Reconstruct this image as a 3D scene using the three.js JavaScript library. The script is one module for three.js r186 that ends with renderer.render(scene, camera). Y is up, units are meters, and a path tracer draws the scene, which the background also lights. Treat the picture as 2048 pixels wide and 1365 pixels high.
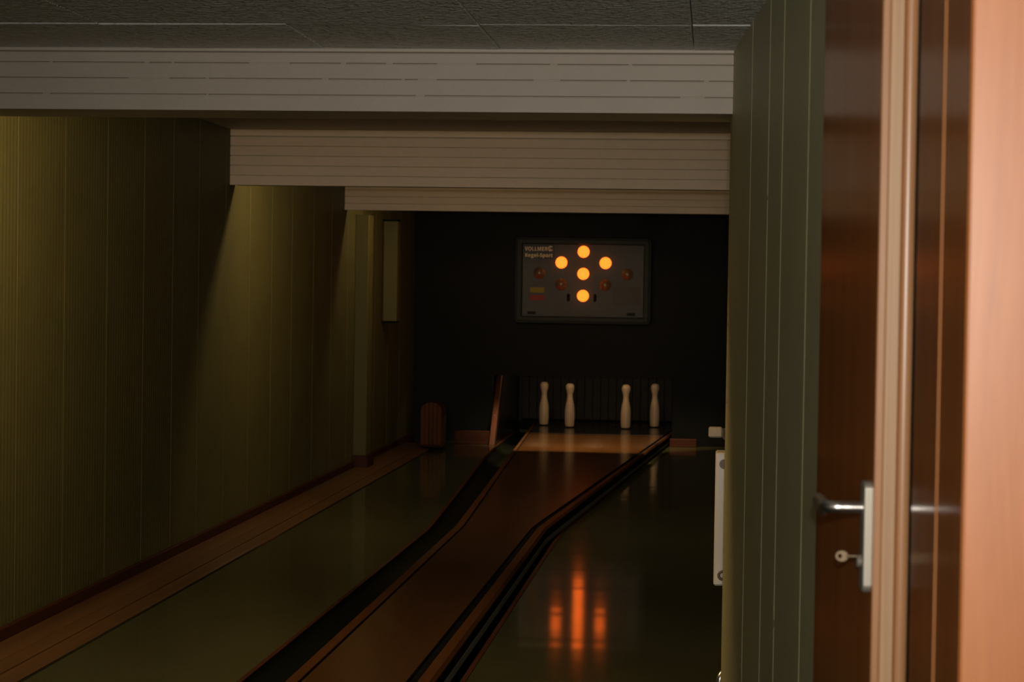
import * as THREE from 'three';
import { RectAreaLightUniformsLib } from 'three/addons/lights/RectAreaLightUniformsLib.js';
import { mergeGeometries, toCreasedNormals } from 'three/addons/utils/BufferGeometryUtils.js';

// ---------------------------------------------------------------- camera, exposure, light
// Lane frame: x to the right, y up, depth z runs down the alley (world z = -depth). Lane surface is y = 0.
const scene = new THREE.Scene();
scene.background = new THREE.Color(0x000000);
const FPX = 4250;                                                       // focal length in pixels of the 2048x1365 frame
const camera = new THREE.PerspectiveCamera(2 * Math.atan(1365 / 2 / FPX) * 180 / Math.PI, 2048 / 1365, 0.05, 60);
camera.filmGauge = 22.2;
{
  const d = new THREE.Vector3(403, 102.5, -FPX).normalize();            // alley axis seen from the camera
  const u = new THREE.Vector3(Math.sin(0.0175), Math.cos(0.0175), 0);   // the camera is rolled by one degree
  u.addScaledVector(d, -u.dot(d)).normalize();
  const r = new THREE.Vector3().crossVectors(d, u);
  const m = new THREE.Matrix4().makeBasis(r, u, d.clone().negate()).transpose();
  camera.quaternion.setFromRotationMatrix(m);
  camera.position.set(0, 1.36, 0);
}
camera.focus = 8.5;
camera.userData.fStop = 5;
const renderer = new THREE.WebGLRenderer();
renderer.toneMapping = THREE.LinearToneMapping;
renderer.toneMappingExposure = 1.0;
renderer.shadowMap.enabled = true;
RectAreaLightUniformsLib.init();

const FLASH = 17, FLASH_COLOR = new THREE.Color().setRGB(1.0, 0.92, 0.83); // flash lamp just above the camera, turned a little to the right
const DAY = new THREE.Color().setRGB(1.0, 0.91, 0.82);                  // weak fill light of the added window behind the camera
const BACK_LIGHT = 22;                                                  // the added fill window in the rear wall
const WARM = new THREE.Color().setRGB(1.0, 0.675, 0.33);                 // old bulbs behind the beams
const BULB = [4.3, 2.4, 1.05], PIT_BULB = 0.14, DOWN_BULB = 44;            // candela: behind beams 1 to 3, each of three in the pit, downlight before the pit

// ---------------------------------------------------------------- helpers
let seedState = 7;
const rnd = () => { seedState = (seedState * 1664525 + 1013904223) >>> 0; return seedState / 4294967296; };
const rr = (a, b) => a + (b - a) * rnd();
const counts = {};
function numbered(name) { const n = counts[name] = (counts[name] ?? -1) + 1; return n ? name + '_' + String(n).padStart(3, '0') : name; }
function tag(o, label, category, group) { o.userData.label = label; if (category) o.userData.category = category; if (group) o.userData.group = group; return o; }
function thing(name, label, category, at = [0, 0, 0], group) {
  const g = new THREE.Group(); g.name = numbered(name); g.position.set(at[0], at[1], -at[2]); scene.add(g);
  return tag(g, label, category, group);
}
function structure(name) { const g = new THREE.Group(); g.name = name; g.userData.kind = 'structure'; scene.add(g); return g; }
function part(name, geo, mat, parent) {
  const m = new THREE.Mesh(Array.isArray(geo) ? mergeGeometries(geo.map((q) => q.index ? q.toNonIndexed() : q)) : geo, mat);
  m.name = name; m.castShadow = m.receiveShadow = true; parent.add(m); return m;
}
// a box with chamfered edges; z0, z1 are depths; uv in metres with v along the grain
function box(x0, x1, y0, y1, z0, z1, b = 0.002, grain = 'z') {
  const lo = [x0, y0, -Math.max(z0, z1)], hi = [x1, y1, -Math.min(z0, z1)];
  const h = [0, 1, 2].map((k) => Math.abs(hi[k] - lo[k]) / 2), c = [0, 1, 2].map((k) => (hi[k] + lo[k]) / 2);
  b = Math.min(b, ...h.map((v) => v * 0.45));
  const P = (s, k) => [0, 1, 2].map((a) => c[a] + s[a] * (a === k ? h[a] : h[a] - b));
  const pos = [];
  const tri = (p, q, r) => {
    const e = [0, 1, 2].map((a) => q[a] - p[a]), g = [0, 1, 2].map((a) => r[a] - p[a]);
    const n = [e[1] * g[2] - e[2] * g[1], e[2] * g[0] - e[0] * g[2], e[0] * g[1] - e[1] * g[0]];
    const out = [0, 1, 2].reduce((s, a) => s + n[a] * ((p[a] + q[a] + r[a]) / 3 - c[a]), 0);
    pos.push(...(out > 0 ? [...p, ...q, ...r] : [...p, ...r, ...q]));
  };
  const quad = (p, q, r, s) => { tri(p, q, r); tri(p, r, s); };
  for (let k = 0; k < 3; k++) for (const s of [-1, 1]) {
    const i = (k + 1) % 3, j = (k + 2) % 3;
    const S = (a, e) => { const v = [0, 0, 0]; v[k] = s; v[i] = a; v[j] = e; return v; };
    quad(P(S(-1, -1), k), P(S(1, -1), k), P(S(1, 1), k), P(S(-1, 1), k));
    for (const a of [-1, 1]) quad(P(S(a, -1), k), P(S(a, 1), k), P(S(a, 1), i), P(S(a, -1), i));   // chamfer between faces k and i
  }
  for (const a of [-1, 1]) for (const e of [-1, 1]) for (const f of [-1, 1]) tri(P([a, e, f], 0), P([a, e, f], 1), P([a, e, f], 2));
  return flat(pos, grain);
}
function flat(pos, grain) {
  const g = new THREE.BufferGeometry();
  g.setAttribute('position', new THREE.Float32BufferAttribute(pos, 3));
  g.computeVertexNormals();
  return metreUV(g, grain);
}
function metreUV(g, grain = 'z') {
  const p = g.attributes.position, n = g.attributes.normal, uv = new Float32Array(p.count * 2), G = { x: 0, y: 1, z: 2 }[grain];
  for (let i = 0; i < p.count; i++) {
    const v = [p.getX(i), p.getY(i), p.getZ(i)], w = [Math.abs(n.getX(i)), Math.abs(n.getY(i)), Math.abs(n.getZ(i))];
    const k = w.indexOf(Math.max(...w));
    const others = [0, 1, 2].filter((a) => a !== k);
    const along = others.includes(G) ? G : others[1], across = others.find((a) => a !== along);
    uv[2 * i] = v[across]; uv[2 * i + 1] = v[along];
  }
  g.setAttribute('uv', new THREE.BufferAttribute(uv, 2));
  return g;
}
// closed profiles (counter-clockwise in x, y) swept down the alley; stations: [depth, profile]
function sweep(stations, crease) {
  const pos = [], N = stations[0][1].length;
  for (let i = 0; i + 1 < stations.length; i++) for (let j = 0; j < N; j++) {
    const k = (j + 1) % N, [za, A] = stations[i], [zb, B] = stations[i + 1];
    const a = [...A[j], -za], b = [...A[k], -za], c = [...B[k], -zb], d = [...B[j], -zb];
    pos.push(...a, ...d, ...c, ...a, ...c, ...b);
  }
  for (const [at, flip] of [[0, false], [stations.length - 1, true]]) {
    const [z, P] = stations[at];
    for (const [a, b, c] of THREE.ShapeUtils.triangulateShape(P.map((p) => new THREE.Vector2(...p)), []))
      pos.push(...[...P[a], -z], ...[...P[flip ? c : b], -z], ...[...P[flip ? b : c], -z]);
  }
  let g = new THREE.BufferGeometry();
  g.setAttribute('position', new THREE.Float32BufferAttribute(pos, 3));
  if (crease) g = toCreasedNormals(g, crease); else g.computeVertexNormals();
  return metreUV(g, 'z');
}
// lofted vertical prism: polygon in (x, depth) raised from y0 to y1
function prism(poly, y0, y1, grain = 'y') {
  const s = new THREE.Shape(poly.map(([x, z]) => new THREE.Vector2(x, z)));
  const g = new THREE.ExtrudeGeometry(s, { depth: y1 - y0, bevelEnabled: false });
  g.rotateX(-Math.PI / 2); g.translate(0, y0, 0);
  g.computeVertexNormals();
  return metreUV(g, grain);
}
const RQ = { x: new THREE.Matrix4().makeRotationZ(-Math.PI / 2), y: new THREE.Matrix4(), z: new THREE.Matrix4().makeRotationX(Math.PI / 2) };
function cyl(r0, r1, len, axis, [x, y, z], seg = 24) {                   // centred at x, y, depth z
  const g = new THREE.CylinderGeometry(r1, r0, len, seg); g.applyMatrix4(RQ[axis]); g.translate(x, y, -z); return g;
}

// ---------------------------------------------------------------- procedural textures
const hash = (x, y, s) => { let h = Math.imul(x, 374761393) + Math.imul(y, 668265263) + Math.imul(s, 1442695041); h = Math.imul(h ^ (h >>> 13), 1274126177); return ((h ^ (h >>> 16)) >>> 0) / 4294967296; };
function tileNoise(u, v, nx, ny, s) {
  const x = u * nx, y = v * ny, xi = Math.floor(x), yi = Math.floor(y), f = x - xi, g = y - yi;
  const a = f * f * (3 - 2 * f), b = g * g * (3 - 2 * g), w = (i, j) => hash(((xi + i) % nx + nx) % nx, ((yi + j) % ny + ny) % ny, s);
  return (w(0, 0) * (1 - a) + w(1, 0) * a) * (1 - b) + (w(0, 1) * (1 - a) + w(1, 1) * a) * b;
}
function texture(w, h, fn, repeat, srgb) {
  const data = new Uint8Array(w * h * 4);
  for (let j = 0; j < h; j++) for (let i = 0; i < w; i++) {
    const c = fn((i + 0.5) / w, (j + 0.5) / h), k = 4 * (j * w + i);
    for (let a = 0; a < 3; a++) data[k + a] = Math.max(0, Math.min(255, (Array.isArray(c) ? c[a] : c) * 255));
    data[k + 3] = 255;
  }
  const t = new THREE.DataTexture(data, w, h); t.wrapS = t.wrapT = THREE.RepeatWrapping; t.magFilter = THREE.LinearFilter; t.minFilter = THREE.LinearFilter;
  if (srgb) t.colorSpace = THREE.SRGBColorSpace;
  t.repeat.set(...repeat); t.needsUpdate = true; return t;
}
const mixc = (a, b, k) => a.map((v, i) => v + (b[i] - v) * k);
const lin2s = (v) => v <= 0.0031308 ? v * 12.92 : 1.055 * Math.pow(v, 1 / 2.4) - 0.055;
const col = (a, b, k) => mixc(a, b, k).map(lin2s);
// wood: grain along v; colours a (light) and b (dark) in linear values
const wood = (a, b, seed, repeat, contrast = 1) => texture(256, 512, (u, v) => {
  const warp = 0.06 * tileNoise(u, v, 4, 3, seed + 9), fine = tileNoise(u + warp, v, 96, 4, seed), mid = tileNoise(u + warp, v, 24, 2, seed + 1), wide = tileNoise(u, v, 5, 2, seed + 2), pore = tileNoise(u, v, 128, 24, seed + 3);
  return col(a, b, Math.max(0, Math.min(1, 0.5 + contrast * (0.45 * (fine - 0.5) + 0.5 * (mid - 0.5) + 0.5 * (wide - 0.5) + 0.25 * (pore - 0.5)))));
}, repeat, true);
const mottled = (a, b, seed, repeat, n = 6) => texture(256, 256, (u, v) => col(a, b, 0.45 * tileNoise(u, v, n, n, seed) + 0.3 * tileNoise(u, v, n * 4, n * 4, seed + 1) + 0.25 * tileNoise(u, v, 90, 90, seed + 2)), repeat, true);
const M = (o) => new THREE.MeshPhysicalMaterial({ roughness: 0.6, metalness: 0, ...o });

const ribs = texture(256, 256, (u, v) => 0.5 + 0.36 * Math.cos(u * Math.PI * 2 * 10) + 0.12 * (tileNoise(u, v, 64, 64, 5) - 0.5), [1 / 0.4, 1 / 0.4]);
const plaster = texture(256, 256, (u, v) => 0.5 * tileNoise(u, v, 60, 60, 11) + 0.5 * tileNoise(u, v, 120, 120, 12), [1 / 0.4, 1 / 0.4]);
const woodchip = texture(512, 512, (u, v) => Math.pow(tileNoise(u, v, 110, 110, 17), 3) + 0.4 * tileNoise(u, v, 60, 60, 18), [1 / 1.1, 1 / 1.1]);
const waves = texture(256, 256, (u, v) => 0.65 * tileNoise(u, v, 2, 9, 15) + 0.35 * tileNoise(u, v, 4, 22, 16), [1 / 3, 1 / 3]);
const mahogany = wood([0.50, 0.176, 0.050], [0.39, 0.126, 0.032], 85, [1 / 0.35, 1 / 0.9], 1);
const MAT = {
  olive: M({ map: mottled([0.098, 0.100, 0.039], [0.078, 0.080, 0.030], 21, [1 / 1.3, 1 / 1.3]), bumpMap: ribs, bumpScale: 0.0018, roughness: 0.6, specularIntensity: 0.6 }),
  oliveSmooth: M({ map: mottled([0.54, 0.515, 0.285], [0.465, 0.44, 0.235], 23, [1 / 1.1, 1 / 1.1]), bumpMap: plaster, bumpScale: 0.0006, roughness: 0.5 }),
  oliveJoint: M({ color: new THREE.Color().setRGB(0.105, 0.095, 0.038), roughness: 0.5 }),
  cream: M({ map: mottled([0.60, 0.53, 0.44], [0.54, 0.47, 0.385], 31, [1 / 0.9, 1 / 0.9]), bumpMap: plaster, bumpScale: 0.0004, roughness: 0.55 }),
  creamEdge: M({ color: new THREE.Color().setRGB(0.62, 0.55, 0.46), roughness: 0.5 }),
  beamBody: M({ map: mottled([0.56, 0.49, 0.38], [0.48, 0.42, 0.32], 33, [1, 1]), roughness: 0.7 }),
  tile: M({ map: mottled([0.84, 0.86, 0.85], [0.66, 0.68, 0.67], 35, [1 / 0.5, 1 / 0.5], 14), bumpMap: woodchip, bumpScale: 0.007, roughness: 0.8 }),
  lino: M({ map: mottled([0.072, 0.077, 0.040], [0.052, 0.056, 0.029], 41, [1 / 1.7, 1 / 1.7]), bumpMap: waves, bumpScale: 0.0008, roughness: 0.085, specularIntensity: 0.5 }),
  lane: M({ map: wood([0.082, 0.036, 0.0095], [0.054, 0.022, 0.006], 51, [1 / 0.5, 1 / 3.5], 0.8), roughness: 0.2 }),
  laneEdge: M({ map: wood([0.085, 0.036, 0.012], [0.050, 0.020, 0.007], 53, [1 / 0.2, 1 / 2], 1), roughness: 0.55, specularIntensity: 0.1 }),
  groove: M({ color: new THREE.Color().setRGB(0.006, 0.007, 0.008), roughness: 0.8, specularIntensity: 0.05 }),
  gutter: M({ map: mottled([0.007, 0.010, 0.0065], [0.004, 0.006, 0.004], 57, [1, 1]), roughness: 0.7, specularIntensity: 0.06 }),
  deck: M({ color: new THREE.Color().setRGB(0.012, 0.010, 0.008), roughness: 0.2 }),
  railWood: M({ map: wood([0.135, 0.072, 0.030], [0.080, 0.040, 0.016], 61, [1 / 0.25, 1 / 2.4], 1), roughness: 0.45 }),
  redBoard: M({ map: wood([0.056, 0.018, 0.009], [0.034, 0.010, 0.006], 63, [1 / 0.2, 1 / 2], 1), roughness: 0.6, specularIntensity: 0.3 }),
  hoodWood: M({ map: wood([0.105, 0.042, 0.017], [0.060, 0.022, 0.009], 66, [1 / 0.2, 1 / 1.2], 1), roughness: 0.7, specularIntensity: 0.3 }),
  jointStrip: M({ color: new THREE.Color().setRGB(0.62, 0.28, 0.11), roughness: 0.7, specularIntensity: 0.1 }),
  boxPaint: M({ color: new THREE.Color().setRGB(0.095, 0.092, 0.036), roughness: 0.6, specularIntensity: 0.5 }),
  keyBrass: M({ color: new THREE.Color().setRGB(0.20, 0.15, 0.09), metalness: 0.8, roughness: 0.45 }),
  plank: M({ map: wood([0.11, 0.034, 0.016], [0.065, 0.020, 0.010], 65, [1 / 0.2, 1 / 1.2], 1), roughness: 0.45 }),
  black: M({ map: mottled([0.0044, 0.0056, 0.0050], [0.0032, 0.0042, 0.0037], 71, [1 / 1.5, 1 / 1.5]), bumpMap: plaster, bumpScale: 0.0002, roughness: 0.5, specularIntensity: 0.2 }),
  curtain: M({ map: mottled([0.018, 0.012, 0.008], [0.010, 0.007, 0.005], 73, [2, 2]), roughness: 0.7 }),
  pin: M({ map: mottled([0.60, 0.46, 0.33], [0.52, 0.38, 0.26], 75, [4, 4]), roughness: 0.35 }),
  pinFoot: M({ color: new THREE.Color().setRGB(0.02, 0.018, 0.016), roughness: 0.6 }),
  boardFrame: M({ color: new THREE.Color().setRGB(0.012, 0.014, 0.013), roughness: 0.5, specularIntensity: 0.3 }),
  boardRim: M({ color: new THREE.Color().setRGB(0.034, 0.040, 0.036), roughness: 0.5, specularIntensity: 0.3 }),
  boardFace: M({ map: mottled([0.115, 0.125, 0.135], [0.098, 0.106, 0.115], 77, [1, 1]), roughness: 0.5, specularIntensity: 0.3 }),
  dark: M({ color: new THREE.Color().setRGB(0.006, 0.006, 0.006), roughness: 0.5, specularIntensity: 0.3 }),
  veneer: M({ map: mahogany, roughness: 0.16, specularIntensity: 0.05 }),
  doorEdge: M({ map: wood([0.60, 0.31, 0.145], [0.44, 0.205, 0.085], 83, [1 / 0.12, 1 / 1.1], 1), roughness: 0.3, clearcoat: 0.5, clearcoatRoughness: 0.2 }),
  doorCore: M({ map: wood([0.64, 0.40, 0.215], [0.50, 0.285, 0.14], 84, [1 / 0.12, 1 / 1.1], 1), roughness: 0.4 }),
  faceBoard: M({ map: mahogany, roughness: 0.36, clearcoat: 0.3, clearcoatRoughness: 0.3 }),
  steel: M({ color: new THREE.Color().setRGB(0.74, 0.72, 0.68), metalness: 1, roughness: 0.28 }),
  plateMetal: M({ color: new THREE.Color().setRGB(0.40, 0.37, 0.31), metalness: 0.6, roughness: 0.45 }),
  enamel: M({ color: new THREE.Color().setRGB(0.74, 0.68, 0.54), roughness: 0.28 }),
  plugBrown: M({ color: new THREE.Color().setRGB(0.14, 0.085, 0.05), roughness: 0.4 }),
  paleWood: M({ map: mottled([0.50, 0.44, 0.34], [0.38, 0.31, 0.22], 91, [12, 12]), roughness: 0.6 }),
  chip: M({ color: new THREE.Color().setRGB(0.20, 0.13, 0.08), roughness: 0.8 }),
  bracket: M({ color: new THREE.Color().setRGB(0.22, 0.16, 0.09), roughness: 0.6 }),
  yellow: M({ color: new THREE.Color().setRGB(0.32, 0.25, 0.035), roughness: 0.5, specularIntensity: 0.3 }),
  red: M({ color: new THREE.Color().setRGB(0.30, 0.05, 0.05), roughness: 0.5, specularIntensity: 0.3 }),
  lensOff: M({ color: new THREE.Color().setRGB(0.17, 0.105, 0.06), roughness: 0.25 }),
  lensRed: M({ color: new THREE.Color().setRGB(0.27, 0.075, 0.035), roughness: 0.25 }),
  lensOn: M({ color: new THREE.Color().setRGB(0.2, 0.05, 0.01), emissive: new THREE.Color().setRGB(3.3, 0.44, 0.036), roughness: 0.3 }),
  bulb: M({ color: new THREE.Color().setRGB(0.8, 0.75, 0.6), emissive: new THREE.Color().setRGB(3, 2.1, 1.1), roughness: 0.4 }),
  daylight: M({ color: new THREE.Color().setRGB(0.8, 0.8, 0.8), emissive: new THREE.Color().setRGB(2.0, 1.86, 1.72), roughness: 0.4 }),
  porcelain: M({ color: new THREE.Color().setRGB(0.5, 0.48, 0.44), roughness: 0.3 }),
  whiteFrame: M({ color: new THREE.Color().setRGB(0.6, 0.57, 0.5), roughness: 0.4 }),
  render: M({ map: mottled([0.42, 0.38, 0.30], [0.36, 0.32, 0.25], 95, [0.5, 0.5]), roughness: 0.9 }),
  slab: M({ color: new THREE.Color().setRGB(0.25, 0.24, 0.22), roughness: 0.9 }),
};

// outlines of lane and gutters in plan
const poly = (pts) => (z) => { for (let i = 0; i + 1 < pts.length; i++) if (z <= pts[i + 1][0] || i + 2 === pts.length) { const k = (z - pts[i][0]) / (pts[i + 1][0] - pts[i][0]); return pts[i][1] + k * (pts[i + 1][1] - pts[i][1]); } };
const laneL = poly([[4, -1.432], [11.95, -1.430], [21.4, -1.775]]), laneR = poly([[4, -1.045], [12.0, -1.000], [21.4, -0.320]]);
const outL = poly([[4, -1.685], [12.5, -1.645], [18.7, -1.925], [21.4, -1.930]]), outR = poly([[4, -0.905], [12.3, -0.880], [19.4, -0.425], [21.4, -0.250]]);
const sw = poly([[4, 0.056], [12, 0.054], [18.5, 0.030], [21.4, 0.026]]), gw = poly([[4, 0.040], [12, 0.032], [18.5, 0.026], [21.4, 0.022]]);
const Z = [4.2, 7, 10, 11.5, 11.95, 12.4, 14, 16, 18, 19.4, 21.4];

// ---------------------------------------------------------------- the room
const FLOOR = -0.085, WL = -2.77, CEIL_FRONT = 2.125, CEIL_BACK = 2.24;
{
  const o = structure('floor');
  const stops = [4.2, 5.25, 10.35, 15.6, 21.4];
  part('floor_sheet', box(-2.446, 2.0, FLOOR - 0.03, FLOOR, -3.2, 4.199, 0.0008), MAT.lino, o);
  part('floor_sheet', box(WL - 0.1, -2.457, FLOOR - 0.03, FLOOR, -3.2, 4.199, 0.0008), MAT.lino, o);
  part('floor_sheet', box(WL - 0.1, 2.0, FLOOR - 0.03, FLOOR, 21.401, 22.4, 0.0008), MAT.lino, o);
  for (let i = 0; i + 1 < stops.length; i++) {
    const za = stops[i] + 0.0008, zb = stops[i + 1] - 0.0008, zs = [za, ...Z.filter((z) => z > za && z < zb), zb];
    part('floor_sheet', sweep(zs.map((z) => [z, [[-2.446, FLOOR - 0.03], [outL(z) - 0.022, FLOOR - 0.03], [outL(z) - 0.022, FLOOR], [-2.446, FLOOR]]])), MAT.lino, o);
    part('floor_sheet', box(WL - 0.1, -2.457, FLOOR - 0.03, FLOOR, za, zb, 0.0008), MAT.lino, o);
    part('floor_sheet', sweep(zs.map((z) => [z, [[outR(z) + 0.018, FLOOR - 0.03], [2.0, FLOOR - 0.03], [2.0, FLOOR], [outR(z) + 0.018, FLOOR]]])), MAT.lino, o);
  }
  part('floor_slab', box(WL - 0.2, 2.0, FLOOR - 0.3, FLOOR - 0.14, -3.2, 22.4), MAT.slab, o);
}
{
  const o = structure('ceiling');
  part('front_slab', box(WL - 0.1, 2.0, CEIL_FRONT + 0.02, CEIL_FRONT + 0.25, -3.2, 6.9), MAT.slab, o);
  part('rear_slab', box(WL - 0.1, 2.0, CEIL_BACK, CEIL_BACK + 0.25, 6.9, 22.4), MAT.beamBody, o);
  const xs = [WL, -2.40, -1.835, -1.268, -0.695, -0.075, 0.55], zs = [4.95, 5.57, 6.19, 6.818];
  for (let i = 0; i + 1 < xs.length; i++) for (let j = 0; j + 1 < zs.length; j++) {
    const g = box(xs[i] + 0.0015, xs[i + 1] - 0.0015, 0, 0.016, zs[j] + 0.001, zs[j + 1] - 0.001, 0.002);
    const cx = (xs[i] + xs[i + 1]) / 2, cz = -(zs[j] + zs[j + 1]) / 2;
    g.translate(-cx, 0, -cz);
    g.rotateZ(i === 3 && j === 2 ? -0.011 : rr(-0.006, 0.006)); g.rotateX(rr(-0.004, 0.004));
    g.translate(cx, CEIL_FRONT - (j === 2 ? 0.002 : 0) + rr(-0.002, 0.002), cz);
    part('ceiling_tile', g, MAT.tile, o);
  }
  part('ceiling_field', box(WL, 2.0, CEIL_FRONT, CEIL_FRONT + 0.016, -3.2, 4.945), MAT.tile, o);
  part('ceiling_field', box(0.555, 2.0, CEIL_FRONT, CEIL_FRONT + 0.016, 4.95, 6.9), MAT.tile, o);
}
{
  const o = structure('wall_left');
  part('masonry', box(WL - 0.2, WL - 0.012, FLOOR - 0.1, 2.45, 0.4, 22.4), MAT.slab, o);
  part('masonry', box(WL - 0.2, WL, FLOOR - 0.1, 2.45, -3.2, 0.4), MAT.render, o);
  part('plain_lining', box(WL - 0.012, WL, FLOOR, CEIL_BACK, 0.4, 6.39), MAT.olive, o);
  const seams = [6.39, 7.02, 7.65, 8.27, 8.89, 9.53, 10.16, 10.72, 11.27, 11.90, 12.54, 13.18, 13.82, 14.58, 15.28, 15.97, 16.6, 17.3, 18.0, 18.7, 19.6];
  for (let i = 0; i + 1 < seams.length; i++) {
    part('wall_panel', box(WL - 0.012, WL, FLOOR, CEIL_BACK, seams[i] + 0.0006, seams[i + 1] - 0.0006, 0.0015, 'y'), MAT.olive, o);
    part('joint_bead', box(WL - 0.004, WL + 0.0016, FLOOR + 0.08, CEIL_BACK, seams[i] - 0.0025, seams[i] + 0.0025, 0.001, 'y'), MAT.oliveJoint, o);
  }
}
{
  // the partition on the right turns a little away from the alley; its panels meet in raised painted joints
  const o = structure('wall_right');
  const X = (z) => 0.051 + 0.0655 * (6.82 - z);
  const seams = [4.30, 4.59, 5.16, 5.53, 6.08, 6.90];
  for (let i = 0; i + 1 < seams.length; i++) {
    const a = seams[i], b = seams[i + 1];
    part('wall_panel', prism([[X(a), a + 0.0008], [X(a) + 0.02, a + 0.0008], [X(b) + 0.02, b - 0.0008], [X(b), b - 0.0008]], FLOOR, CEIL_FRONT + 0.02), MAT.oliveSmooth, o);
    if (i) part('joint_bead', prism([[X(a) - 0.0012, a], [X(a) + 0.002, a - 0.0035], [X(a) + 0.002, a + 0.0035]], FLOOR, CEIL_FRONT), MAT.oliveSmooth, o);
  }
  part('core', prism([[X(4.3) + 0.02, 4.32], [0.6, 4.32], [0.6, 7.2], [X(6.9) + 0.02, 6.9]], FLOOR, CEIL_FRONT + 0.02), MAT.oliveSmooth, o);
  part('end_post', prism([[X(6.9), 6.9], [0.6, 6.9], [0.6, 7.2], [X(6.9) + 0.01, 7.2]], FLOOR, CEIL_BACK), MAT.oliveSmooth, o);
  for (const [z, y, w, h] of [[4.57, 1.755, 0.012, 0.016], [4.575, 1.715, 0.014, 0.030], [4.565, 1.668, 0.010, 0.018], [5.525, 1.60, 0.014, 0.012], [5.17, 0.595, 0.020, 0.012], [5.155, 0.555, 0.012, 0.022], [6.86, 1.25, 0.02, 0.014], [6.85, 1.00, 0.014, 0.010]]) {
    const pts = []; for (let k = 0; k < 7; k++) { const a = k / 7 * Math.PI * 2, r = rr(0.7, 1.1); pts.push(new THREE.Vector2(Math.cos(a) * w * r / 2, Math.sin(a) * h * r / 2)); }
    const g = new THREE.ExtrudeGeometry(new THREE.Shape(pts), { depth: 0.0012, bevelEnabled: false });
    g.rotateY(-Math.PI / 2); g.translate(X(z) - 0.0004, y, -z);
    part('paint_chip', g, MAT.chip, o);
  }
}
{
  const o = structure('wall_far_right');
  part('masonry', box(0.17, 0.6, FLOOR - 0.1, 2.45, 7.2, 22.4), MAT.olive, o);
}
{
  const o = structure('wall_end');
  const w = new THREE.Shape([[WL, FLOOR], [-2.02, FLOOR], [-2.02, 0.535], [-0.36, 0.535], [-0.36, FLOOR], [0.17, FLOOR], [0.17, CEIL_BACK], [WL, CEIL_BACK]].map((p) => new THREE.Vector2(...p)));
  const g = new THREE.ExtrudeGeometry(w, { depth: 0.04, bevelEnabled: false }); g.translate(0, 0, -19.64);
  part('black_panel', g, MAT.black, o);
  part('pit_rear', box(WL, 0.3, FLOOR - 0.1, 2.45, 22.2, 22.4), MAT.black, o);
}
{
  const o = structure('wall_rear');
  part('masonry', box(WL - 0.2, -0.9, FLOOR - 0.1, 2.4, -3.2, -3.0), MAT.render, o);
  part('masonry', box(0.4, 2.0, FLOOR - 0.1, 2.4, -3.2, -3.0), MAT.render, o);
  part('masonry', box(-0.9, 0.4, FLOOR - 0.1, 0.95, -3.2, -3.0), MAT.render, o);
  part('masonry', box(-0.9, 0.4, 2.0, 2.4, -3.2, -3.0), MAT.render, o);
  const s = structure('wall_side');
  part('masonry', box(1.6, 1.8, FLOOR - 0.1, 2.4, -3.2, 7.2), MAT.render, s);
  part('masonry', box(0.43, 1.6, FLOOR, CEIL_FRONT + 0.02, 2.52, 2.66), MAT.render, s);
}
{
  const o = structure('baseboard_left');
  part('board', box(WL, WL + 0.022, FLOOR, -0.008, 0.4, 16.28, 0.004), MAT.redBoard, o);
  part('board', box(WL, WL + 0.022, FLOOR, -0.012, 16.55, 19.6, 0.004), MAT.redBoard, o);
  part('corner_block', box(WL, WL + 0.125, FLOOR, 0.03, 16.26, 16.56, 0.004), MAT.redBoard, o);
}
{
  const o = structure('trim_1');                                       // pilaster on the left wall
  part('pilaster', box(WL, WL + 0.105, 0.03, 1.90, 16.30, 16.52, 0.004, 'y'), MAT.boxPaint, o);
}
// added unseen window: fill light for nearest beam, door and partition
function addedWindowAt(name, turn, [x, y, z], w, h, power) {
  const o = structure(name); o.position.set(x, y, -z); o.rotation.y = turn;                       // built facing +z, then turned
  const bar = (a, b, c, d) => part('frame_bar', box(a, b, c, d, -0.03, 0.06, 0.004), MAT.whiteFrame, o);
  bar(-w / 2, -w / 2 + 0.05, -h / 2, h / 2); bar(w / 2 - 0.05, w / 2, -h / 2, h / 2); bar(-w / 2 + 0.05, w / 2 - 0.05, -h / 2, -h / 2 + 0.05); bar(-w / 2 + 0.05, w / 2 - 0.05, h / 2 - 0.05, h / 2);
  part('fill_window_pane', box(-w / 2 + 0.05, w / 2 - 0.05, -h / 2 + 0.05, h / 2 - 0.05, 0.01, 0.016, 0.001), MAT.daylight, o);
  const l = new THREE.RectAreaLight(DAY, power, w - 0.12, h - 0.12); l.position.z = 0.02; l.rotation.y = Math.PI; l.name = 'fill_window_light'; o.add(l);
}
addedWindowAt('added_window_1', Math.PI, [-0.25, 1.475, -3.06], 1.28, 1.03, BACK_LIGHT);

// flash lamp on a stand behind the lens: frontal light on beam, door edge and white box, little on what it grazes
{
  const o = thing('flash_lamp', 'small flash lamp on a thin stand just behind and above the camera', 'lamp', [0.02, FLOOR, -0.10]);
  const y = 1.475 - FLOOR;
  part('stand', [cyl(0.010, 0.010, y - 0.05, 'y', [0, (y - 0.05) / 2, 0.02], 14), cyl(0.16, 0.02, 0.03, 'y', [0, 0.015, 0.02], 28)], MAT.boardFrame, o);
  part('head', box(-0.035, 0.035, y - 0.045, y + 0.028, -0.03, 0.020, 0.006), MAT.boardFrame, o);
  part('flash_glass', box(-0.028, 0.028, y - 0.018, y + 0.018, 0.0205, 0.024, 0.001), MAT.daylight, o);
  const l = new THREE.SpotLight(FLASH_COLOR, FLASH, 0, 25 * Math.PI / 180, 1.0, 2);
  l.position.set(0, y, -0.03); l.target.position.set(0.30, y - 0.03, -6); l.castShadow = true; l.shadow.radius = 1; l.name = 'flash_light';
  o.add(l); o.add(l.target);
}

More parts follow.
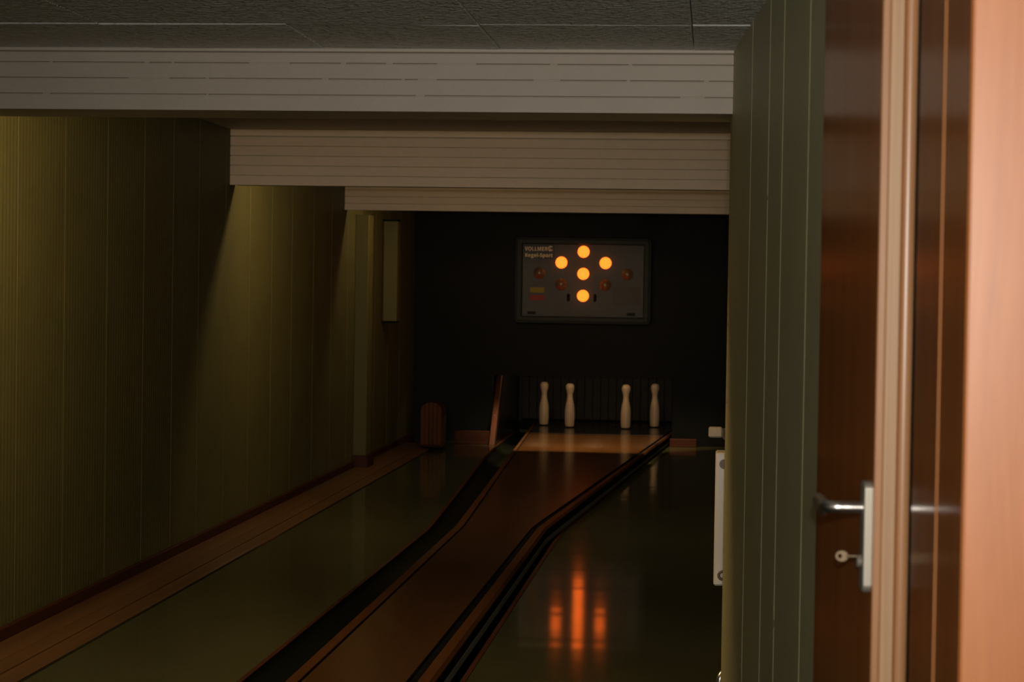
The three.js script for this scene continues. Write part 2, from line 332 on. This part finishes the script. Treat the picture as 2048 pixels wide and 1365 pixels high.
// ---------------------------------------------------------------- ceiling beams with painted boards
function beam(label, z, depth, levels, top, bare) {
  const o = thing('ceiling_beam', label, 'beam', [0, 0, z]);
  const x0 = WL, x1 = z < 7 ? 0.058 : 0.17;
  part('beam_body', box(x0, x1, levels[0] + 0.002, CEIL_BACK - 0.001, 0.0146, depth, 0.003, 'x'), MAT.beamBody, o);
  for (let i = 0; i + 1 < levels.length; i++) {
    part('plank', box(x0, x1, levels[i] + (i ? 0.0018 : 0), levels[i + 1] - 0.0018, 0, 0.0145, 0.0012, 'x'), MAT.cream, o);
    if (!i || bare) continue;
    const fills = []; let x = -2.3;                                     // paint that has bridged the joint in places
    while (x < x1 - 0.05) { x += rr(0.03, i === 1 ? 0.9 : 0.4); const w = rnd() < 0.25 ? rr(0.05, 0.15) : rr(0.008, 0.03); if (x + w < x1) fills.push(box(x, x + w, levels[i] - 0.0022, levels[i] + 0.0022, 0.0004, 0.006, 0.0003, 'x')); x += w; }
    part('paint_fill', fills, MAT.cream, o);
  }
  part('top_moulding', box(x0, x1, levels[levels.length - 1] + 0.0015, top, -0.010, 0.0145, 0.004, 'x'), MAT.creamEdge, o);
  return o;
}
beam('white planked ceiling beam nearest the camera with chipped paint in its joints', 6.82, 0.35, [1.921, 1.972, 2.024, 2.075, 2.110], 2.124);
beam('second white planked ceiling beam, behind and below the nearest one', 11.99, 0.14, [1.920, 1.976, 2.032, 2.088, 2.144, 2.198], 2.239, true);
beam('farthest visible planked ceiling beam, just above the dark end wall', 15.80, 0.12, [1.919, 1.969, 2.021, 2.072, 2.124, 2.176], 2.239, true);

// ---------------------------------------------------------------- bulb lamps behind the beams
function bulbLamp(label, x, y, z, power, r = 0.05, soft = 2) {
  const o = thing('ceiling_lamp', label, 'lamp', [x, CEIL_BACK, z]);
  part('lamp_base', new THREE.LatheGeometry([[0.001, 0], [r * 1.1, 0], [r * 1.1, -0.012], [0.03, -0.02], [0.022, y - CEIL_BACK + r * 0.85], [0.001, y - CEIL_BACK + r * 0.85]].map((p) => new THREE.Vector2(...p)).reverse(), 24), MAT.porcelain, o);
  const b = new THREE.SphereGeometry(r, 24, 16); b.translate(0, y - CEIL_BACK, 0); part('lamp_bulb', b, MAT.bulb, o);
  const l = new THREE.PointLight(WARM, power); l.position.set(0, y - CEIL_BACK, 0); l.castShadow = true; l.shadow.radius = soft; l.name = 'lamp_light'; o.add(l);
}
bulbLamp('warm bulb hidden behind the nearest ceiling beam', -1.75, 2.14, 7.25, BULB[0]);
bulbLamp('warm bulb hidden behind the second ceiling beam', -1.7, 2.13, 12.30, BULB[1]);
bulbLamp('warm bulb hidden behind the third ceiling beam', -1.85, 2.13, 16.07, BULB[2]);
{
  const o = thing('downlight', 'boxed downlight on the ceiling just in front of the black end wall', 'lamp', [-1.15, 0, 18.0]);
  part('shade', box(-0.050, 0.056, 1.99, CEIL_BACK, -0.045, -0.040, 0.001, 'x'), MAT.boardFrame, o);
  for (const x of [-0.050, 0.051]) part('shade', box(x, x + 0.005, 2.0, CEIL_BACK, -0.039, 0.062, 0.001, 'y'), MAT.boardFrame, o);
  part('shade', box(-0.050, 0.056, 2.108, CEIL_BACK, 0.057, 0.062, 0.001, 'x'), MAT.boardFrame, o);
  part('socket', cyl(0.013, 0.013, 0.05, 'y', [0, 2.214, 0], 16), MAT.porcelain, o);
  const b = new THREE.SphereGeometry(0.020, 20, 14); b.translate(0, 2.188, 0); part('lamp_bulb', b, MAT.bulb, o);
  const l = new THREE.PointLight(WARM, DOWN_BULB); l.position.set(0, 2.188, 0); l.castShadow = true; l.shadow.radius = 0.5; l.name = 'down_light'; o.add(l);
}
{
  const o = thing('pit_lamp', 'batten with three small bulbs behind the lower edge of the black end wall', 'lamp', [-1.1, 0.70, 20.12]);
  part('batten', box(-0.75, 0.75, 0.035, 0.075, -0.03, 0.03, 0.004, 'x'), MAT.porcelain, o);
  part('hanger', box(-0.75, 0.75, 0.075, 0.095, -0.48, 0.03, 0.004, 'x'), MAT.porcelain, o);
  for (const x of [-0.55, 0, 0.55]) {
    const b = new THREE.SphereGeometry(0.022, 20, 14); b.translate(x, 0, 0); part('lamp_bulb', b, MAT.bulb, o);
    part('socket', cyl(0.014, 0.014, 0.022, 'y', [x, 0.028, 0], 16), MAT.porcelain, o);
    const l = new THREE.PointLight(WARM, PIT_BULB); l.position.set(x, 0, 0); l.castShadow = true; l.shadow.radius = 1; l.name = 'pit_light'; o.add(l);
  }
}

// ---------------------------------------------------------------- the lane
{
  const o = thing('bowling_lane', 'brown skittle lane, narrow in front and widening towards the pins', 'lane');
  const rect = (a, b, y0, y1) => (z) => [[a(z), y0], [b(z), y0], [b(z), y1], [a(z), y1]];
  const run = (f, za = 4.2, zb = 21.4) => [...new Set([za, ...Z.filter((z) => z > za && z < zb), zb])].map((z) => [z, f(z)]);
  part('lane_surface', sweep(run(rect((z) => laneL(z) + sw(z) * 0.75 + 0.012, laneR, -0.05, 0), 4.2, 19.72)), MAT.lane, o);
  part('pin_deck', sweep(run(rect((z) => laneL(z) + sw(z) * 0.75 + 0.012, laneR, -0.05, 0.001), 19.722)), MAT.deck, o);
  tag(part('edge_strip', sweep(run(rect((z) => laneL(z), (z) => laneL(z) + sw(z) * 0.75, -0.06, 0.001))), MAT.laneEdge, o));
  part('edge_strip', sweep(run((z) => { const a = laneR(z) + gw(z), b = a + sw(z); return [[a, -0.018], [b, -0.018], [b, -0.010], [b - 0.012, 0.001], [a + 0.004, 0.001], [a, -0.003]]; })), MAT.laneEdge, o);
  part('groove', sweep(run(rect((z) => laneL(z) + sw(z) * 0.75, (z) => laneL(z) + sw(z) * 0.75 + 0.012, -0.06, -0.008))), MAT.groove, o);
  part('groove', sweep(run(rect(laneR, (z) => laneR(z) + gw(z), -0.06, -0.012))), MAT.groove, o);
  part('under_edge', sweep(run(rect((z) => laneR(z) + gw(z) + 0.001, (z) => laneR(z) + gw(z) + sw(z) - 0.004, -0.06, -0.0185))), MAT.gutter, o);
  part('lane_bed', sweep(run(rect((z) => laneL(z), (z) => laneR(z) + gw(z) + sw(z), -0.14, -0.0605))), MAT.slab, o);
}
function gutter(label, a, b) {
  const o = thing('gutter', label, 'gutter');
  const prof = (z) => {
    const x0 = a(z), x1 = b(z), c = (x0 + x1) / 2, r = (x1 - x0) / 2, dpt = 0.050, P = [];
    for (let k = 0; k <= 12; k++) { const t = Math.PI * k / 12; P.push([c + r * Math.cos(t), FLOOR - 0.001 - dpt * Math.sin(t)]); }       // right to left along the hollow
    return [[x0, FLOOR - 0.053], [x1, FLOOR - 0.053], ...P];
  };
  part('channel', sweep(Z.map((z) => [z, prof(z)]), 0.7), MAT.gutter, o);
  return o;
}
{
  const g1 = gutter('dark green gutter along the left side of the lane', (z) => outL(z), (z) => laneL(z) - 0.002);
  part('edging', sweep(Z.map((z) => [z, [[outL(z) - 0.022, FLOOR], [outL(z), FLOOR], [outL(z), FLOOR + 0.006], [outL(z) - 0.022, FLOOR + 0.004]]])), MAT.redBoard, g1);
  const g2 = gutter('narrow dark gutter along the right side of the lane', (z) => laneR(z) + gw(z) + sw(z) + 0.001, (z) => outR(z));
  part('edging', sweep(Z.map((z) => [z, [[outR(z), FLOOR], [outR(z) + 0.018, FLOOR], [outR(z) + 0.018, FLOOR + 0.003], [outR(z), FLOOR + 0.005]]])), MAT.redBoard, g2);
}
{
  const o = thing('ball_return', 'long brown wooden ball return track along the foot of the left wall', 'ball return');
  const P = (p) => [[1.0, p], [18.95, p]], xi = WL + 0.023;
  part('inner_board', sweep(P([[xi, FLOOR + 0.0005], [-2.618, FLOOR + 0.0005], [-2.618, -0.060], [xi, -0.058]])), MAT.railWood, o);
  part('inner_board', sweep(P([[-2.616, FLOOR + 0.0005], [-2.534, FLOOR + 0.0005], [-2.534, -0.062], [-2.616, -0.060]])), MAT.railWood, o);
  part('outer_board', sweep(P([[-2.531, FLOOR + 0.0005], [-2.458, FLOOR + 0.0005], [-2.456, -0.080], [-2.470, -0.074], [-2.531, -0.066]])), MAT.railWood, o);
}
{
  const o = thing('ball_hood', 'small round-topped wooden hood of staves at the far end of the ball return', 'hood', [-2.445, -0.057, 18.45]);
  const w = 0.182, top = 0.402, r = w / 2, n = 5;
  for (let k = 0; k < n; k++) {
    const a = -r + k * w / n + 0.002, b = -r + (k + 1) * w / n - 0.002, pts = [[a, 0.02], [b, 0.02]];
    for (let q = 6; q >= 0; q--) { const x = a + (b - a) * q / 6; pts.push([x, top - r + Math.sqrt(Math.max(0, r * r - x * x)) * 0.9]); }
    part('stave', sweep([[0, pts], [0.03, pts]]), MAT.hoodWood, o);
  }
  const arch = [[-r, 0], [r, 0]]; for (let q = 0; q <= 12; q++) { const t = Math.PI * q / 12; arch.push([r * 1.0 * Math.cos(t), top - r - 0.006 + r * 0.9 * Math.sin(t)]); }
  part('hood_body', sweep([[0.031, arch], [0.34, arch]], 0.6), MAT.redBoard, o);
}

// ---------------------------------------------------------------- pins
{
  const prof = [[0.0005, 0], [0.037, 0], [0.040, 0.004], [0.040, 0.012]], body = [[0.040, 0.012], [0.0425, 0.016], [0.0455, 0.04], [0.0475, 0.08], [0.0483, 0.13], [0.0475, 0.17], [0.0445, 0.20], [0.0395, 0.23], [0.0335, 0.256], [0.0290, 0.280], [0.0270, 0.300], [0.0275, 0.318], [0.0300, 0.336], [0.0345, 0.354], [0.0392, 0.372], [0.0418, 0.388], [0.0412, 0.402], [0.0370, 0.415], [0.0290, 0.424], [0.0160, 0.4295], [0.0005, 0.431]];
  const V = (a) => a.map((p) => new THREE.Vector2(...p));
  const mk = (label, x, z) => tag(thing('skittle_pin', label, 'pin', [x, 0.0012, z]), label, 'pin');
  const first = mk('pale wooden skittle pin, second from the left in the dark pit', -1.368, 20.56);
  part('pin_body', new THREE.LatheGeometry(V(body), 40), MAT.pin, first);
  part('pin_foot', new THREE.LatheGeometry(V(prof), 40), MAT.pinFoot, first);
  for (const [label, x, z] of [['pale wooden skittle pin, leftmost of the four standing pins', -1.638, 20.80], ['pale wooden skittle pin, third from the left, right of the wide gap', -0.823, 20.52], ['pale wooden skittle pin, rightmost of the four beside the right gutter', -0.552, 20.83]]) {
    const c = first.clone(); c.name = numbered('skittle_pin'); c.position.set(x, 0.0012, -z); c.userData = { label, category: 'pin' }; scene.add(c);
  }
}

// ---------------------------------------------------------------- pin pit: side plank, kick boards, curtain
{
  const o = thing('side_plank', 'reddish brown plank with a slanted front edge left of the pins', 'plank');
  const s = new THREE.Shape([[19.22, FLOOR], [21.5, FLOOR], [21.5, 0.53], [19.86, 0.53]].map((p) => new THREE.Vector2(-p[0], p[1])));
  const g = new THREE.ExtrudeGeometry(s, { depth: 0.04, bevelEnabled: true, bevelSize: 0.004, bevelThickness: 0.004, bevelSegments: 2 });
  const m = new THREE.Matrix4().makeBasis(new THREE.Vector3(0, 0, 1), new THREE.Vector3(0, 1, 0), new THREE.Vector3(-1, 0, 0));
  g.applyMatrix4(m); g.translate(-1.968, 0.004, 0);
  part('plank_board', metreUV(g, 'y'), MAT.plank, o);
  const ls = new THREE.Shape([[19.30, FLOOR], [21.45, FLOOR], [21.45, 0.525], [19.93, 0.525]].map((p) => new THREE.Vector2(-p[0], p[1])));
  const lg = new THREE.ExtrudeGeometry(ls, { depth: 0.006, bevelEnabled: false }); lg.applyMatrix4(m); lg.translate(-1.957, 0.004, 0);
  tag(part('inner_shade_sheet', lg, MAT.deck, o), 'black sheet standing in for shade');  // black sheet added to paint shade onto the inner face of the plank
  for (const y of [0.23, 0.17]) part('screw_head', cyl(0.004, 0.004, 0.004, 'z', [-1.99, y, 19.22 + 0.64 * (y - FLOOR) / 0.615 - 0.006], 10), MAT.steel, o);
}
{
  const a = thing('kick_board', 'low reddish board on the floor left of the slanted plank', 'board');
  part('board', box(-2.34, -2.02, FLOOR, 0.035, 19.30, 19.36, 0.004, 'x'), MAT.redBoard, a);
  const b = thing('kick_board', 'low reddish board on the floor right of the right gutter', 'board');
  part('board', box(-0.375, -0.13, FLOOR, -0.012, 19.48, 19.54, 0.004, 'x'), MAT.redBoard, b);
}
{
  const o = thing('pit_curtain', 'dark brown strip curtain hanging at the back of the pin pit', 'curtain', [0, 0, 21.62]);
  for (let k = 0; k < 20; k++) { const x = -1.935 + k * 0.081; part('curtain_strip', box(x, x + 0.078, 0.015, 0.92, rr(-0.004, 0.004), 0.012, 0.003, 'y'), MAT.curtain, o); }
  part('curtain_rail', box(-1.94, -0.31, 0.92, 0.96, -0.01, 0.03, 0.003, 'x'), MAT.boardFrame, o);
  tag(part('corner_profile', box(-1.948, -1.918, 0.004, 0.9, -0.16, -0.13, 0.003, 'y'), MAT.boardFrame, o), 'grey vertical corner strip');
}

// ---------------------------------------------------------------- score board
{
  const o = thing('score_board', 'dark rectangular score panel with nine round lamps, five of them glowing orange', 'score board', [-1.2, 1.425, 19.6]);
  const rounded = (w, h, r) => { const s = new THREE.Shape(), x = w / 2, y = h / 2; s.moveTo(-x + r, -y); s.lineTo(x - r, -y); s.absarc(x - r, -y + r, r, -Math.PI / 2, 0); s.lineTo(x, y - r); s.absarc(x - r, y - r, r, 0, Math.PI / 2); s.lineTo(-x + r, y); s.absarc(-x + r, y - r, r, Math.PI / 2, Math.PI); s.lineTo(-x, -y + r); s.absarc(-x + r, -y + r, r, Math.PI, 1.5 * Math.PI); return s; };
  const fr = rounded(1.252, 0.786, 0.04); fr.holes.push(rounded(1.128, 0.676, 0.006));
  part('frame', new THREE.ExtrudeGeometry(fr, { depth: 0.06, bevelEnabled: true, bevelSize: 0.006, bevelThickness: 0.010, bevelSegments: 3, curveSegments: 8 }), MAT.boardFrame, o);
  const inner = rounded(1.205, 0.742, 0.02); inner.holes.push(rounded(1.140, 0.686, 0.006));
  const rim = new THREE.ExtrudeGeometry(inner, { depth: 0.006, bevelEnabled: true, bevelSize: 0.004, bevelThickness: 0.004, bevelSegments: 2, curveSegments: 8 }); rim.translate(0, 0, 0.070);
  part('frame_rim', rim, MAT.boardRim, o);
  part('face_plate', box(-0.568, 0.568, -0.342, 0.342, 0, -0.034, 0.002, 'x'), MAT.boardFace, o);
  const dx = 0.2035, dy = 0.1015, cx = 0.003, cy = 0.064;
  const at = [[0, 2, 1], [-1, 1, 1], [1, 1, 1], [-2, 0, 0], [0, 0, 1], [2, 0, 0], [-1, -1, 0], [1, -1, 0], [0, -2, 1]];
  const dome = new THREE.SphereGeometry(0.068, 32, 10, 0, Math.PI * 2, 0, 0.93); dome.rotateX(Math.PI / 2); dome.translate(0, 0, -0.068 * Math.cos(0.93));
  for (const [i, j, on] of at) {
    const m = part('signal_lamp', dome, on ? MAT.lensOn : MAT.lensOff, o);
    m.position.set(cx + i * dx, cy + j * dy, 0.034);
    tag(m, on ? 'glowing orange round lamp' : 'unlit brownish round lamp');
    if (on) { const l = new THREE.PointLight(new THREE.Color().setRGB(1, 0.2, 0.03), 0.004); l.position.set(m.position.x, m.position.y, 0.12); l.castShadow = true; l.shadow.radius = 2; l.name = 'signal_light'; o.add(l); }
    else { const c = new THREE.SphereGeometry(0.0685, 16, 6, 0.3, 1.9, 0.2, 0.7); c.rotateX(Math.PI / 2); c.translate(0, 0, -0.068 * Math.cos(0.93)); part('lens_mark', c, MAT.lensRed, m); }
  }
  const cv = document.createElement('canvas'); cv.width = 512; cv.height = 240; const c = cv.getContext('2d');
  c.fillStyle = '#0b0906'; c.fillRect(0, 0, 512, 240); c.fillStyle = '#ffe9c0'; c.textBaseline = 'middle';
  c.font = 'bold 92px sans-serif'; c.fillText('VOLLMER', 22, 72, 380); c.font = 'bold 84px sans-serif'; c.fillText('Kegel-Sport', 22, 178, 468);
  c.strokeStyle = '#ffe9c0'; c.lineWidth = 15; c.beginPath(); c.arc(448, 66, 36, 0.4, 5.6); c.stroke(); c.font = 'bold 62px sans-serif'; c.fillText('S', 428, 70);
  const t = new THREE.CanvasTexture(cv); t.colorSpace = THREE.SRGBColorSpace;
  const plate = new THREE.BoxGeometry(0.285, 0.134, 0.008); plate.translate(-0.410, 0.262, 0.038);
  tag(part('name_plate', plate, [MAT.dark, MAT.dark, MAT.dark, MAT.dark, M({ map: t, roughness: 0.5 }), MAT.dark], o), 'black plate with cream lettering');
  tag(part('label_strip', box(-0.486, -0.355, -0.116, -0.066, -0.034, -0.040, 0.001, 'x'), MAT.yellow, o), 'yellow strip');
  tag(part('label_strip', box(-0.486, -0.355, -0.186, -0.136, -0.034, -0.040, 0.001, 'x'), MAT.red, o), 'red strip');
  part('label_plate', box(0.275, 0.530, -0.215, -0.055, -0.034, -0.037, 0.001, 'x'), M({ color: new THREE.Color().setRGB(0.096, 0.093, 0.096), roughness: 0.5, specularIntensity: 0.3 }), o);
  for (const x of [-0.130, 0.113]) { const g = new THREE.CapsuleGeometry(0.014, 0.045, 6, 12); g.translate(x, -0.157, 0.040); part('switch', g, MAT.dark, o); }
  for (const x of [-0.470, 0.448]) part('lock_tab', box(x - 0.038, x + 0.038, -0.316, -0.290, -0.034, -0.042, 0.003, 'x'), MAT.dark, o);
}

// ---------------------------------------------------------------- things on the walls
{
  const o = thing('wall_box', 'narrow tall pale box fixed high on the left wall near the black end', 'box', [WL, 0, 17.66]);
  part('box_body', box(0.006, 0.128, 1.055, 1.895, 0, 0.12, 0.004, 'y'), MAT.boxPaint, o);
  tag(part('edge_strip', box(0.0005, 0.012, 1.06, 1.89, -0.006, -0.0005, 0.001, 'y'), MAT.redBoard, o), 'dark red edge strip');
  part('top_gap_strip', box(0.0, 0.134, 1.896, 1.910, -0.01, 0.13, 0.003, 'x'), MAT.groove, o);  // near-black strip in place of the dark gap at the top
  part('bottom_shadow_strip', box(0.0, 0.134, 1.042, 1.054, -0.01, 0.13, 0.003, 'x'), MAT.groove, o);  // near-black strip paints the shadow along the bottom edge
}
{
  const o = thing('metal_box', 'white enamelled metal box, its narrow edge showing beyond the green partition', 'box', [0, 0, 7.62]);
  part('box_body', box(0.018, 0.168, 0.300, 0.778, 0, 0.13, 0.006, 'y'), MAT.enamel, o);
  tag(part('box_plug', cyl(0.0165, 0.0165, 0.02, 'z', [0.048, 0.738, -0.010], 20), MAT.plugBrown, o), 'round brown plug');
  const g = new THREE.TorusGeometry(0.014, 0.005, 10, 20); g.translate(0.050, 0.338, 0.004); tag(part('box_plug', g, MAT.plugBrown, o), 'brown ring plug');
}
{
  const o = thing('wooden_block', 'small pale wooden block on a bracket above the white metal box', 'block', [0, 0, 8.6]);
  part('block', box(-0.010, 0.047, 0.763, 0.805, 0, 0.06, 0.006, 'x'), MAT.paleWood, o);
  part('bracket_arm', box(0.030, 0.170, 0.772, 0.797, 0.06, 0.085, 0.003, 'x'), MAT.bracket, o);
  const s = new THREE.Shape([[0.170, 0.772], [0.170, 0.66], [0.130, 0.66], [0.036, 0.772]].map((p) => new THREE.Vector2(...p)));
  const g = new THREE.ExtrudeGeometry(s, { depth: 0.02, bevelEnabled: false }); g.translate(0, 0, -0.085); part('bracket_brace', g, MAT.bracket, o);
}
{
  const o = thing('drain_pipe', 'short shiny metal pipe bend at the floor below the white metal box', 'pipe', [0, 0, 7.45]);
  const c = new THREE.CatmullRomCurve3([[0.045, FLOOR, 0], [0.045, FLOOR + 0.05, 0], [0.047, FLOOR + 0.085, 0], [0.062, FLOOR + 0.104, -0.01], [0.11, FLOOR + 0.11, -0.02]].map((p) => new THREE.Vector3(...p)));
  part('pipe_bend', new THREE.TubeGeometry(c, 24, 0.014, 14), MAT.steel, o);
  part('floor_collar', cyl(0.024, 0.02, 0.008, 'y', [0.045, FLOOR + 0.004, 0], 24), MAT.steel, o);
}

// ---------------------------------------------------------------- open door on the right and the door lining
{
  const o = structure('door_1'); o.userData.label = 'brown wooden door standing open, its pale edge towards the camera';
  o.position.set(0.259, FLOOR, -3.40); o.rotation.y = Math.atan2(-0.046, 0.90) * -1;                 // local -z runs from the free edge to the hinges
  const H = 2.10, W = 0.90;
  part('leaf', box(0, 0.0405, 0.006, H, 0.012, W, 0.0015, 'y'), MAT.veneer, o);
  part('edge_band', box(0, 0.0125, 0.006, H, 0, 0.0125, 0.0015, 'y'), MAT.doorEdge, o);
  part('core_edge', box(0.0130, 0.0345, 0.006, H, 0.001, 0.0125, 0.0015, 'y'), MAT.doorCore, o);
  const lip = []; for (let k = 0; k <= 10; k++) { const t = -0.9 + 1.9 * k / 10; lip.push([0.0462 + 0.0098 * Math.sin(t) / Math.sin(1), 0.010 - 0.0095 * Math.cos(t)]); }
  part('edge_lip', prism([...lip, [0.056, 0.030], [0.0405, 0.030], [0.0365, 0.010]], 0.006, H), MAT.doorEdge, o);
  const yh = 1.014 - FLOOR;
  const h = new THREE.Group(); h.name = 'door_handle'; o.add(h);
  part('handle_plate', (() => { const s = new THREE.Shape(), w = 0.021, t = 0.172, r = 0.010; s.moveTo(-w + r, 0); s.lineTo(w - r, 0); s.absarc(w - r, r, r, -Math.PI / 2, 0); s.lineTo(w, t - r); s.absarc(w - r, t - r, r, 0, Math.PI / 2); s.lineTo(-w + r, t); s.absarc(-w + r, t - r, r, Math.PI / 2, Math.PI); s.lineTo(-w, r); s.absarc(-w + r, r, r, Math.PI, 1.5 * Math.PI);
    const g = new THREE.ExtrudeGeometry(s, { depth: 0.009, bevelEnabled: true, bevelSize: 0.003, bevelThickness: 0.004, bevelSegments: 3 }); g.rotateY(-Math.PI / 2); g.translate(0, yh - 0.132, -0.045); return g; })(), MAT.plateMetal, h);
  const lv = new THREE.CatmullRomCurve3([[-0.010, yh, -0.045], [-0.040, yh, -0.045], [-0.056, yh, -0.046], [-0.066, yh, -0.052], [-0.071, yh, -0.066], [-0.071, yh - 0.001, -0.085]].map((p) => new THREE.Vector3(...p)));
  part('lever', new THREE.TubeGeometry(lv, 40, 0.0100, 18), MAT.steel, h);
  const grip = new THREE.CapsuleGeometry(0.0125, 0.085, 8, 20); grip.scale(0.8, 1, 1.15); grip.rotateX(Math.PI / 2); grip.translate(-0.071, yh - 0.003, -0.118); part('lever_grip', grip, MAT.steel, h);
  const ky = yh - 0.079, key = new THREE.Shape(); key.absellipse(0, 0, 0.010, 0.0085, 0, Math.PI * 2); const hole = new THREE.Path(); hole.absellipse(-0.003, 0, 0.0035, 0.004, 0, Math.PI * 2); key.holes.push(hole);
  const kg = new THREE.ExtrudeGeometry(key, { depth: 0.002, bevelEnabled: true, bevelSize: 0.0006, bevelThickness: 0.0006, bevelSegments: 1 }); kg.translate(-0.044, ky, -0.046);
  part('key', [kg, cyl(0.0028, 0.0028, 0.028, 'x', [-0.024, ky, 0.045], 10)], MAT.keyBrass, h);
  part('lock_collar', cyl(0.010, 0.008, 0.008, 'x', [-0.016, ky - 0.008, 0.045], 16), MAT.plateMetal, h);
}
{
  const o = structure('trim_2'); o.userData.label = 'brown wooden door lining with a bright orange wood face';
  const J = (z) => 0.2925 - 0.0175 * (z - 2.516);                                                   // the lining leans a little into the opening
  const lining = (name, za, zb, dx, mat) => part(name, prism([[J(za) + dx, za], [0.42, za], [0.42, zb], [J(zb) + dx, zb]], FLOOR, CEIL_FRONT + 0.01), mat, o);
  lining('lining_board', 2.7545, 3.03, 0, MAT.veneer);
  lining('lining_board', 2.516, 2.7455, 0, MAT.veneer);
  tag(lining('joint_strip', 2.7457, 2.7543, -0.001, MAT.jointStrip), 'thin reddish joint strip');
  tag(part('face_board', box(0.2915, 0.43, FLOOR, CEIL_FRONT + 0.01, 2.495, 2.515, 0.003, 'y'), MAT.faceBoard, o), 'bright orange-brown wood face board');
}

scene.traverse((o) => { if (o.isMesh) o.castShadow = o.receiveShadow = true; });
renderer.render(scene, camera);
